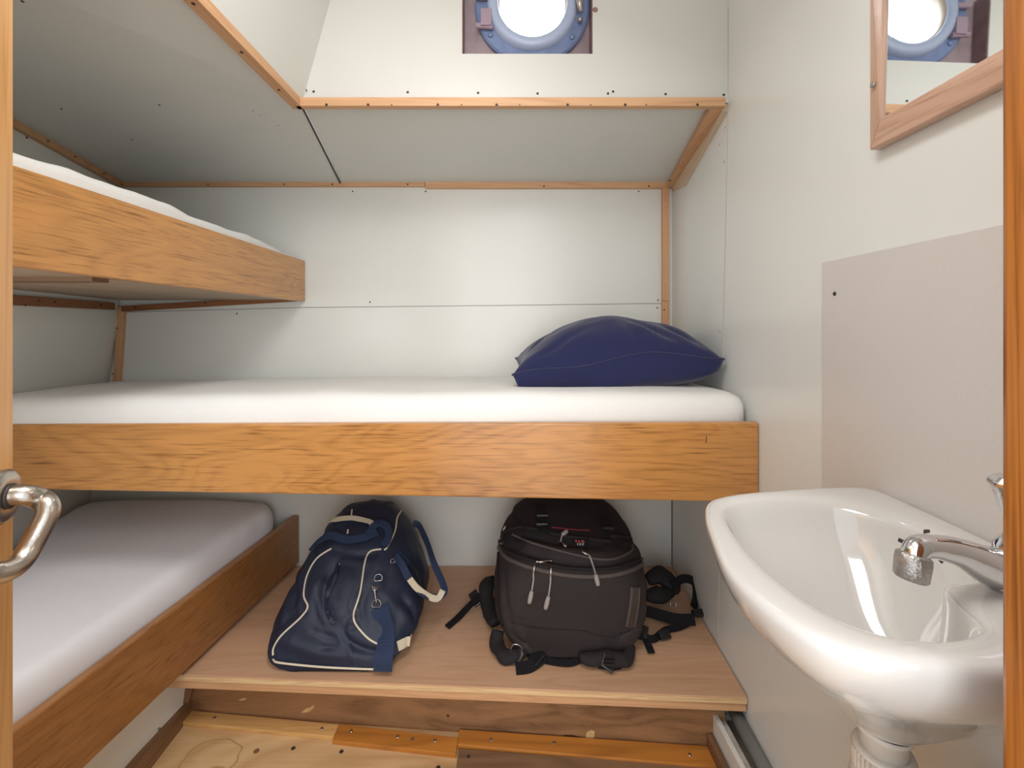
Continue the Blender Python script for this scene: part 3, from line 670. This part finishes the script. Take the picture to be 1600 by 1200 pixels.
BF = [([(795, 968), (830, 975), (860, 990), (900, 995), (945, 985), (985, 970)], -.007, 4), ([(880, 1008), (920, 998), (965, 992), (1000, 975)], -.008, 5),
      ([(800, 990), (815, 1005), (850, 1012)], -.006, 4), ([(790, 850), (830, 866), (880, 880), (940, 884), (990, 872)], -.012, 5),
      ([(805, 836), (840, 842), (880, 850), (940, 852)], -.009, 5), ([(820, 846), (870, 860), (940, 866)], .010, 7), ([(800, 800), (815, 815), (812, 840)], -.008, 5),
      ([(835, 785), (850, 800), (905, 800)], .007, 10), ([(955, 812), (975, 835), (1000, 850)], -.009, 5), ([(925, 790), (935, 815)], -.006, 5),
      ([(786, 880), (790, 940), (800, 985)], -.006, 5), ([(1000, 890), (1004, 940), (994, 985)], -.006, 5), ([(850, 930), (900, 945), (950, 940)], .006, 30), ([(900, 1012), (940, 1018), (970, 1005)], .006, 6)]
bgm = bag([(1.345, .15, .18), (1.347, .185, .225), (1.358, .213, .258), (1.39, .238, .288), (1.46, .253, .32), (1.55, .252, .355), (1.63, .238, .378), (1.70, .21, .37), (1.755, .16, .31)],
          -1.004, lambda d, z: .187+(d-1.34)*.03-.008*z, lambda z: 1-.20*z**4-.10*(1-z)**2.5, .5, .55, bdisp, 2)
bgm = fold(bgm, BF)
bp = empty('backpack', W(.19, 1.5, -1.0), 'black backpack with loose straps on the right of the shelf', 'backpack')
pk = O('pack_body', bgm, blackf, bp, smooth=True)
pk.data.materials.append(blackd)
for p in pk.data.polygons:                       # darker lid: blacker cloth, with some shade put into the colour too
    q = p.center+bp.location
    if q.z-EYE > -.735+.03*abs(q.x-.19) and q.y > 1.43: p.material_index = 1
TB = BVHTree.FromPolygons(bgm[0], bgm[1])
def hit(tree, px, py, lift=.002, dd=None):
    d = (P(px, py, 1)-cam.location).normalized(); h = tree.ray_cast(cam.location, d)
    if h[0] is None:
        if dd: return P(px, py, dd), Vector((0, -1, 0))
        q = tree.find_nearest(P(px, py, 1.5)); return q[0]+q[1]*lift, q[1]
    n_ = h[1] if h[1].dot(d) < 0 else -h[1]
    return h[0]+n_*lift, n_
def on(tree, pts, lift=.002): 
    r = [hit(tree, x, y, lift) for x, y in pts]; return [a for a, b in r], [b for a, b in r]
def dense(pts, n=5): return [(v.x, v.y) for v in cat_rom([Vector((x, y, 0)) for x, y in pts], n)]
def piping(tree, pts, r, m, parent, name, lift=.001):
    a, b = on(tree, dense(pts), lift)
    return O(name, tube(a, r, 8, 2), m, parent, smooth=True)
def strap_on(tree, pts, hw, m, parent, name, lift=.003, ht=.0012, n=4):
    a, b = on(tree, dense(pts, n), lift)
    return O(name, tube(a, 0, smooth=2, flat=(hw, ht), up=b), m, parent, bevel=.0004)
# duffel details
for pts in ([(518, 857), (495, 873), (480, 900), (475, 930), (481, 948), (470, 965), (440, 993), (428, 1012), (427, 1024)],
            [(596, 858), (578, 862), (570, 880), (563, 925), (553, 958), (556, 975), (575, 997), (594, 1008)],
            [(631, 793), (621, 808), (617, 830), (605, 855), (600, 859)], [(550, 797), (549, 806)], [(544, 828), (543, 834)]):
    piping(TD, pts, .0028, cordw, db, 'piping')
O('piping', tube([P(425, 1022, 1.33), P(428, 1032, 1.30), P(440, 1036, 1.288), P(500, 1042, 1.288), P(560, 1045, 1.289), P(600, 1046, 1.29)], .0028, 8, 5), cordw, db, smooth=True)
strap_on(TD, [(621, 1010), (640, 998), (657, 975)], .013, creamw, db, 'cream_tape')
strap_on(TD, [(516, 818), (530, 814), (555, 813), (583, 821)], .009, creamw, db, 'handle_sleeve', lift=.012)
# carry handles: navy webbing
strap_on(TD, [(490, 862), (500, 850), (520, 840), (545, 846), (575, 841), (590, 833)], .013, navyw, db, 'carry_handle', lift=.012, ht=.002)
strap_on(TD, [(575, 838), (590, 822), (603, 826), (607, 842), (600, 856)], .012, navyw, db, 'handle_wrap', lift=.013, ht=.004)
hp = [P(646, 818, 1.60), P(655, 822, 1.58), P(668, 850, 1.52), P(678, 880, 1.47), P(692, 912, 1.45), P(694, 926, 1.44), P(680, 934, 1.44), P(660, 926, 1.42), P(640, 905, 1.42), P(628, 882, 1.44), P(618, 868, 1.47)]
O('side_handle', tube(hp, 0, smooth=5, flat=(.011, .0016), up=[Vector((.6, -.75, .3)), Vector((.7, -.7, 0)), Vector((.2, -.6, .8)), Vector((-.2, -.9, .4))]), navyw, db, bevel=.0005)
O('side_handle_sleeve', tube([P(692, 922, 1.437), P(684, 935, 1.435), P(670, 932, 1.428), P(652, 919, 1.415), P(640, 904, 1.412)], 0, smooth=5, flat=(.0095, .003), up=[Vector((.3, -.6, .7)), Vector((-.2, -.9, .4))]), creamw, db, bevel=.0008)
# zip on the upper front, end-pocket outline
strap_on(TD, [(529, 880), (524, 905), (512, 930), (512, 955), (522, 975)], .006, navy, db, 'zip_flap', lift=.003, ht=.002)
piping(TD, [(531, 880), (527, 893), (523, 905)], .0016, snap, db, 'zip')
# snap hook and hanging shoulder strap
sh_, _ = hit(TD, 591, 905, .008)
s1, _ = hit(TD, 586, 925, .012); s2, _ = hit(TD, 588, 943, .012)
strap_on(TD, [(597, 895), (585, 905)], .006, navyw, db, 'strap_anchor', .005)
def dring(c, r, nrm, th=.0016, sq=1.0):
    nrm = Vector(nrm).normalized(); u = nrm.cross(Vector((0, 0, 1))).normalized(); v = u.cross(nrm)
    pts = [c+u*r*math.cos(a)+v*r*sq*max(-.55, math.sin(a)) for a in [2*math.pi*k/16 for k in range(16)]]
    return tube(pts, th, 8, 2, closed=True)
O('ring', dring(sh_, .012, (0.2, -1, .3)), snap, db, smooth=True)
O('snap_hook', join(tube([s1+Vector((0, 0, .014)), s1, s2], [.0022, .004, .0025], 10, 4), tube([s1+Vector((-.007, 0, .016)), s1+Vector((-.004, -.002, .004)), s1+Vector((.006, 0, .006)), s1+Vector((.007, 0, .014))], .0018, 8, 4)), snap, db, smooth=True)
O('ring', dring(s2+Vector((0, -.001, -.004)), .0135, (0, -1, .3)), snap, db, smooth=True)
q1 = [hit(TD, x, y, .010)[0] for x, y in ((593, 950), (598, 965), (604, 985))]
O('shoulder_strap', tube(q1+[P(602, 1010, 1.30), P(599, 1030, 1.278), P(598, 1049, 1.274)], 0, smooth=5, flat=(.0265, .0016), up=[Vector((.3, -1, .35)), Vector((-.5, -.9, .3)), Vector((0, -1, .25)), Vector((0, -1, .2))]), navyw, db, bevel=.0004)
strap_on(TD, [(618, 866), (628, 872), (636, 884)], .012, navyw, db, 'shoulder_strap_end', .006)
O('ring', dring(hit(TD, 613, 878, .005)[0], .007, (0, -1, .3)), snap, db, smooth=True)

# backpack details
piping(TB, [(778, 845), (786, 866), (805, 878), (835, 888), (880, 898), (930, 901), (970, 896), (1000, 884), (1010, 870)], .0075, zipm, bp, 'main_zip', -.001)
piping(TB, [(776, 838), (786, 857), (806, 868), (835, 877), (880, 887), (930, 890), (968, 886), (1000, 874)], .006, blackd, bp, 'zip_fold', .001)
piping(TB, [(800, 835), (830, 848), (880, 862), (930, 873), (960, 873), (985, 862), (988, 852)], .004, zipm, bp, 'lid_zip', .001)
piping(TB, [(780, 845), (779, 870), (780, 920), (782, 960), (790, 1000)], .004, blackw, bp, 'side_seam', 0)
piping(TB, [(800, 972), (830, 980), (870, 983), (910, 985), (950, 995), (985, 985)], .0018, blackd, bp, 'panel_seam', .0)
piping(TB, [(862, 824), (880, 826), (900, 828), (922, 829)], .0022, redm, bp, 'red_trim', .001)
lid = []
for pts, hw in (([(847, 790), (846, 812), (848, 830)], .018), ([(940, 806), (950, 826), (952, 836)], .017)):
    s_ = strap_on(TB, pts, hw, blackw, bp, 'compression_strap', .005)
for (x, y) in ((848, 808), (847, 822), (950, 828)):
    c_, n_ = hit(TB, x, y, .006); O('strap_buckle', box(c_.x-.02, c_.x+.02, c_.y-.005, c_.y+.004, c_.z-.004, c_.z+.005), blackp, bp, bevel=.002)
# lid flap fold
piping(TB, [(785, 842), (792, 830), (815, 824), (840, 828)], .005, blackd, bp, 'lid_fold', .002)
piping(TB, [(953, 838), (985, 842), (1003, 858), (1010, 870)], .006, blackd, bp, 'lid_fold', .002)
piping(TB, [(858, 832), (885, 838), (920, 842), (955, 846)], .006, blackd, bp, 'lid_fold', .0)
c_, n_ = hit(TB, 906, 849, .003)
uv = Vector((1, 0, 0)); vv = n_.cross(uv).normalized()
if vv.z < 0: vv = -vv
lg = O('logo_patch', prism([c_+uv*a+vv*b for a, b in ((-.028, -.011), (.028, -.013), (.03, .011), (-.026, .013))], n_*.002), blackw, bp)
cc = c_+n_*.0028
O('logo_mark', join(*[prism([cc+uv*a+vv*b for a, b in q], n_*.001) for q in (((-.010, -.0075), (-.006, -.0075), (-.006, -.001), (-.010, -.001)), ((-.003, -.0085), (.002, -.0085), (.003, -.001), (-.003, -.001)), ((.005, -.0085), (.010, -.0085), (.013, .001), (.006, -.001)))]), mat('grey_logo_thread', rgb(150, 142, 140), .7), lg)
O('logo_mark', join(*[prism([cc+uv*a+vv*b for a, b in q], n_*.001) for q in (((-.014, .002), (-.009, .001), (-.010, .008), (-.016, .008)), ((-.006, .001), (.000, .001), (.001, .006), (-.006, .007)), ((.004, .001), (.014, .002), (.012, .008), (.004, .007)))]), redlogo, lg)
# side badge
c_, n_ = hit(TB, 988, 945, .001)
bd_p, bd_n = on(TB, [(992, 917), (990, 945), (984, 978)], .003)
O('side_badge', tube(bd_p, 0, smooth=4, flat=(.017, .003), up=bd_n), zipm, bp, bevel=.002)
O('side_badge_inset', tube([p+n*.0035 for p, n in zip(bd_p, bd_n)], 0, smooth=4, flat=(.009, .001), up=bd_n), mat('badge_dark_inset', rgb(62, 54, 50), .3), bp)
# zipper pulls
def pull(pts, lift=.007):
    a, b = on(TB, pts, lift)
    root = O('zip_pull', tube(a[:3], .0026, 8, 4), greyrub, bp, smooth=True)
    O('pull_cord', tube(a[1:-1], .0026, 8, 4), greyrub, root, smooth=True)
    O('pull_grip', tube(a[-2:], [.0055, .0075, .006], 10, 4), greyrub, root, smooth=True)
    O('pull_slider', tube(a[:2], .0048, 8, 2), snap, root, smooth=True)
pull([(837, 879), (834, 896), (834, 905), (831, 922), (827, 940)])
pull([(861, 884), (860, 900), (860, 908), (857, 930), (852, 949)])
pull([(908, 863), (920, 868), (925, 880), (930, 897), (934, 914)])
pull([(884, 857), (876, 850), (876, 846), (878, 838), (886, 832)])
piping(TB, [(838, 879), (848, 880), (862, 878)], .004, snap, bp, 'zip_slider', .006)
for pts in ([(784, 842), (778, 850), (780, 862)], [(999, 872), (1005, 882), (1008, 892)], [(1007, 855), (1010, 864)]):
    piping(TB, pts, .0035, snap, bp, 'side_pull', .004)
c0 = TB.find_nearest(P(776, 812, 1.56))[0]; O('side_pull', tube([c0, c0+Vector((-.006, -.005, -.008)), c0+Vector((-.010, -.006, -.016))], .004, 8, 3), snap, bp, smooth=True)
# straps lying on the shelf
SZ = EYE-1.0
def on_shelf(px, py, up_=.0):                       # point on the shelf plane (+height)
    h = -1.003+up_; d = h*700/(508-py); return P(px, py, d)
def lay(name, pts, hw, m=blackw, ht=.0015, u=None, par=bp):
    return O(name, tube([on_shelf(*p) for p in pts], 0, smooth=5, flat=(hw, ht), up=u or Vector((0, -.4, 1))), m, par, bevel=.0005)
def pad(name, pts, r, m=blackd):
    g = tube([on_shelf(*p) for p in pts], r, 18, 6, up=Vector((0, -.8, 1)), ell=.62)
    for v in g[0]:
        v += Vector((1, 1, 1))*.005*nz(v, 30, 3); v.z = max(v.z, EYE-1.008)
    return O(name, g, m, bp, smooth=True)
pad('hip_pad', [(772, 905, .07), (760, 915, .08), (762, 945, .045), (775, 975, .03)], [.012, .025, .028, .02])
lay('hip_strap', [(762, 922, .07), (745, 935, .05), (730, 950, .02), (715, 966, .006), (699, 980, .004)], .0105, ht=.003)
O('strap_buckle', tube([on_shelf(738, 925, .055), on_shelf(748, 945, .03)], 0, smooth=0, flat=(.016, .006), up=Vector((0, -1, .6))), blackp, bp, bevel=.002)
pad('shoulder_pad', [(778, 985, .05), (775, 1005, .025), (785, 1022, .018), (802, 1026, .016), (822, 1015, .02)], [.018, .022, .022, .02, .012])
lay('lower_strap', [(822, 1018, .012), (840, 1028, .005), (865, 1034, .004), (890, 1036, .004), (910, 1030, .004), (935, 1030, .01)], .010)
b_ = O('ladder_buckle', tube([on_shelf(806, 1006, .03), on_shelf(810, 1022, .02), on_shelf(798, 1028, .016)], 0, smooth=3, flat=(.017, .004), up=Vector((-.3, -1, .7))), blackp, bp, bevel=.002)
bb = on_shelf(807, 1014, .036)
O('buckle_frame', tube([bb+Vector(v) for v in ((-.016, 0, -.012), (-.010, 0, .013), (.012, 0, .009), (.017, 0, -.012), (.002, -.004, -.018))], .0022, 8, 3, closed=True), snap, bp, smooth=True)
lay('webbing_tail', [(850, 1024, .012), (835, 1036, .008), (822, 1043, .004), (806, 1045, .003)], .017, ht=.004)
O('side_release_buckle', tube([on_shelf(832, 1022, .012), on_shelf(846, 1034, .010)], 0, smooth=0, flat=(.022, .008), up=Vector((0, -.5, 1))), blackp, bp, bevel=.003)
pad('base_pad', [(905, 1030, .02), (950, 1028, .024), (978, 1030, .022), (984, 1010, .03)], [.014, .022, .02, .016])
lay('webbing_tail', [(935, 1040, .006), (955, 1043, .004), (970, 1041, .004)], .007, ht=.003)
O('ladder_buckle', tube([on_shelf(953, 1022, .035), on_shelf(951, 1034, .022), on_shelf(947, 1046, .010)], 0, smooth=4, flat=(.019, .006), up=Vector((0, -1, .6))), blackp, bp, bevel=.003)
for k in range(3):
    O('buckle_rib', tube([on_shelf(944, 1027+k*6, .04-k*.006), on_shelf(961, 1027+k*6, .04-k*.006)], .0025, 6, 0), blackp, bp)
# right-hand straps and hip belt
pad('hip_pad', [(1012, 905, .08), (1032, 900, .085), (1052, 915, .06), (1060, 925, .04)], [.018, .034, .03, .012])
pad('hip_pad', [(1010, 930, .05), (1030, 930, .05), (1050, 925, .045)], [.02, .03, .016])
lay('hip_strap', [(1050, 915, .075), (1068, 904, .085), (1085, 910, .07), (1088, 930, .04), (1084, 950, .012)], .014, ht=.003, u=Vector((.3, -1, .3)))
lay('hip_strap', [(1010, 955, .03), (1035, 962, .025), (1060, 968, .02), (1085, 968, .014)], .017, ht=.004, u=Vector((0, -1, .5)))
O('side_release_buckle', tube([on_shelf(1082, 958, .018), on_shelf(1100, 958, .012)], 0, smooth=0, flat=(.011, .008), up=Vector((0, -.6, 1))), blackp, bp, bevel=.003)
lay('lower_strap', [(985, 990, .03), (1005, 995, .012), (1022, 998, .006), (1040, 985, .005), (1060, 980, .005), (1075, 973, .01)], .0105, u=Vector((0, -.8, 1)))
lay('webbing_tail', [(1010, 1000, .008), (1014, 1010, .004), (1018, 1020, .003)], .011, ht=.002)
O('ladder_buckle', tube([on_shelf(1002, 985, .02), on_shelf(1012, 990, .014)], 0, smooth=0, flat=(.018, .006), up=Vector((0, -.7, 1))), blackp, bp, bevel=.003)
O('ladder_buckle', tube([on_shelf(1030, 993, .012), on_shelf(1046, 990, .010)], 0, smooth=0, flat=(.014, .006), up=Vector((0, -.7, 1))), blackp, bp, bevel=.003)
O('strap_ring', dring(on_shelf(1052, 945, .03), .010, (0, -1, .5)), snap, bp, smooth=True)

# ---------------------------------------------------------------- washbasin
wbn = empty('washbasin', W(.46, .56, -.49), 'white ceramic washbasin fixed to the right wall beside the door frame', 'washbasin')
RH = -.28
outer = [(.618, .768), (.56, .772), (.474, .757), (.376, .737), (.312, .708), (.284, .660), (.262, .590), (.245, .515), (.247, .455), (.266, .400), (.30, .375), (.36, .362), (.44, .358), (.54, .358), (.605, .37), (.612, .45), (.616, .56), (.620, .68)]
inner = [(.505, .708), (.455, .716), (.405, .712), (.345, .692), (.314, .655), (.297, .590), (.292, .525), (.299, .465), (.315, .425), (.345, .402), (.392, .400), (.437, .420), (.452, .455), (.475, .492), (.525, .505), (.560, .545), (.562, .60), (.545, .665)]
cx, cy = .43, .565
def resample(poly, n=96):
    pts = cat_rom([Vector((a, b, 0)) for a, b in poly], 10, closed=True)
    res = []
    for k in range(n):
        an = 2*math.pi*k/n; dx, dy = math.cos(an), math.sin(an); best = None
        for i in range(len(pts)):
            p, q = pts[i], pts[(i+1) % len(pts)]; ex, ey = q.x-p.x, q.y-p.y
            den = dx*ey-dy*ex
            if abs(den) < 1e-12: continue
            t_ = ((p.x-cx)*ey-(p.y-cy)*ex)/den; s_ = ((p.x-cx)*dy-(p.y-cy)*dx)/den
            if t_ > 0 and -1e-6 <= s_ <= 1+1e-6: best = max(best or 0, t_)
        res.append(Vector((cx+dx*best, cy+dy*best, 0)))
    return res
Ro, Ri = resample(outer), resample(inner)
nR = len(Ro); dc = Vector((.46, .555, 0))
def mixr(A_, B_, t_): return [a.lerp(b, t_) for a, b in zip(A_, B_)]
def circ(r, c=dc): return [Vector((c.x+r*math.cos(2*math.pi*k/nR), c.y+r*math.sin(2*math.pi*k/nR), 0)) for k in range(nR)]
def lift_(R_, h): return [Vector((p.x, p.y, EYE+h)) for p in R_]
rings = []
C0 = circ(.034)
rings.append(lift_(C0, -.487))
for (t_, h) in ((.08, -.480), (.20, -.456), (.34, -.428), (.50, -.400), (.65, -.375), (.78, -.353), (.88, -.333), (.95, -.314), (.985, -.300), (1.0, -.288)):
    rings.append(lift_(mixr(C0, Ro, t_), h))
for (t_, h) in ((.0, -.281), (.08, -.2765), (.25, -.2745), (.6, -.2750), (.80, -.2768), (.90, -.2795)):
    # rounded rim between outer and inner outline
    M_ = mixr(Ro, Ri, t_*.97+.02); rings.append(lift_(M_, h))
Cb = circ(.05, Vector((.44, .545, 0)))
for (t_, h) in ((.0, -.2850), (.035, -.2925), (.075, -.304), (.13, -.317), (.20, -.329), (.31, -.345), (.46, -.364), (.65, -.387), (.85, -.409), (1.0, -.420)):
    rings.append(lift_(mixr(Ri, Cb, t_), h))
rings.append(lift_(circ(.02, Vector((.44, .545, 0))), -.424))
O('basin_bowl', loft(rings, True, True), ceram, wbn, smooth=True, subsurf=1)
O('drain_grate', lathe(W(.44, .545, -.4235), [(.024, 0), (.024, .003), (.018, .004), (.016, .001)], (0, 0, 1), 24), chrome, wbn, smooth=True)
# overflow slots on the sloping back of the bowl
BT = BVHTree.FromPolygons([v for r in rings for v in r], loft(rings)[1])
for pts, r in ((((1404, 843), (1410, 846), (1418, 850)), .0045), (((1447, 828), (1448, 833)), .0045), (((1468, 872), (1474, 878)), .0055)):
    r *= 1.5; a, b = on(BT, pts, -r*.84); O('overflow_hole', tube(a, r, 10, 2), holem, wbn, smooth=True)
# tap
tp = empty('faucet', W(.53, .475, -.275), 'chrome pillar tap with a limescaled nozzle on the washbasin', 'faucet')
tb = W(.530, .470, -.277)
O('tap_body', lathe(tb, [(.026, 0), (.026, .004), (.021, .010), (.0185, .022), (.0185, .045), (.014, .050), (.011, .056), (.0, .057)], (0, 0, 1), 32), chrome, tp, smooth=True)
O('spout', tube([P(1585, 892, .474), P(1545, 884, .468), P(1500, 864, .460), P(1462, 855, .453), P(1438, 855, .449), P(1428, 866, .447), P(1427, 878, .446)], [.023, .020, .0145, .0115, .0115, .011, .0105], 18, 6), chrome, tp, smooth=True)
ax = (P(1423, 903, .445)-P(1428, 868, .447)).normalized()
O('aerator', lathe(P(1428, 868, .447), [(.012, -.002), (.0145, .0), (.0150, .006), (.0143, .021), (.012, .0235), (.009, .022)], ax, 28), oldchrome, tp, smooth=True)
hc = W(.530, .470, -.222)
O('tap_handle', lathe(hc, [(.009, 0), (.010, .010), (.013, .022), (.0195, .045), (.0235, .052), (.0235, .056), (.017, .0625), (.0, .066)], (0, 0, 1), 6), chrome, tp, bevel=.002)
# trap
tr = empty('sink_trap', W(.46, .555, -.9), 'white plastic bottle trap below the washbasin', 'pipe')
O('rubber_washer', lathe(W(.46, .555, -.4935), [(.030, 0), (.033, .002), (.033, .005)], (0, 0, 1), 32), blackp, tr, smooth=True)
O('tail_piece', lathe(W(.46, .555, -.53), [(.025, 0), (.025, .026), (.030, .030), (.030, .037)], (0, 0, 1), 32), plastic, tr, smooth=True)
def knurl(c, r, h, axis=(0, 0, 1), n=72):
    prof = [(r*.93, 0), (r, .002), (r, h-.002), (r*.93, h)]
    vs, fs = lathe(c, prof, axis, n)
    axis = Vector(axis).normalized()
    for i in (1, 2):
        for k in range(n):
            if k % 2:
                v = vs[i*n+k]; b0_ = Vector(c)+axis*(v-Vector(c)).dot(axis); vs[i*n+k] = b0_+(v-b0_)*.955
    return vs, fs
O('knurled_nut', knurl(W(.46, .555, -.553), .0325, .025), grimy, tr)
O('nut_collar', lathe(W(.46, .555, -.528), [(.0325, 0), (.031, .004), (.027, .005)], (0, 0, 1), 32), plastic, tr, smooth=True)
O('trap_body', lathe(W(.46, .555, -.76), [(.030, 0), (.046, .015), (.047, .10), (.044, .15), (.034, .195), (.031, .208)], (0, 0, 1), 36), plastic, tr, smooth=True)
O('outlet_arm', tube([W(.48, .555, -.595), W(.53, .56, -.592), W(xw(.56)-.002, .565, -.59)], .019, 20, 3), plastic, tr, smooth=True)
O('knurled_nut', knurl(W(.513, .558, -.592), .027, .02, (1, 0, 0)), grimy, tr)

# ---------------------------------------------------------------- door leaf at the left with its lever, frame post at the right
tg = Vector((.39, -.92, 0)); nn = Vector((.92, .39, 0))
E = Vector((-.522, .470, 0))
de = struct('door_1', prism([E, E+tg*.36, E+tg*.36-nn*.04, E-nn*.04], (0, 0, EYE+.9)), postl, bevel=.003)
rc = E+tg*.028; rc.z = EYE-.171
hd = O('door_handle', lathe(rc, [(.0265, 0), (.0265, .006), (.023, .009), (.014, .0095)], nn, 36), steel, de, smooth=True)
ne = rc+nn*.036
O('lever', tube([rc, rc+nn*.02, P(62, 780, .463), P(73, 789, .460), P(73, 806, .456), P(50, 850, .443), P(34, 876, .432), P(14, 891, .420), P(-20, 898, .405), P(-80, 900, .375)], .0098, 20, 6), steel, hd, smooth=True)
O('lever_collar', lathe(rc+nn*.0095, [(.0125, 0), (.0125, .002), (.010, .003)], nn, 28), dark, hd, smooth=True)
px_ = (1562-800)/700*.32
struct('door_2', box(px_, px_+.10, .12, .32, 0, EYE+UH), postr, bevel=.004)
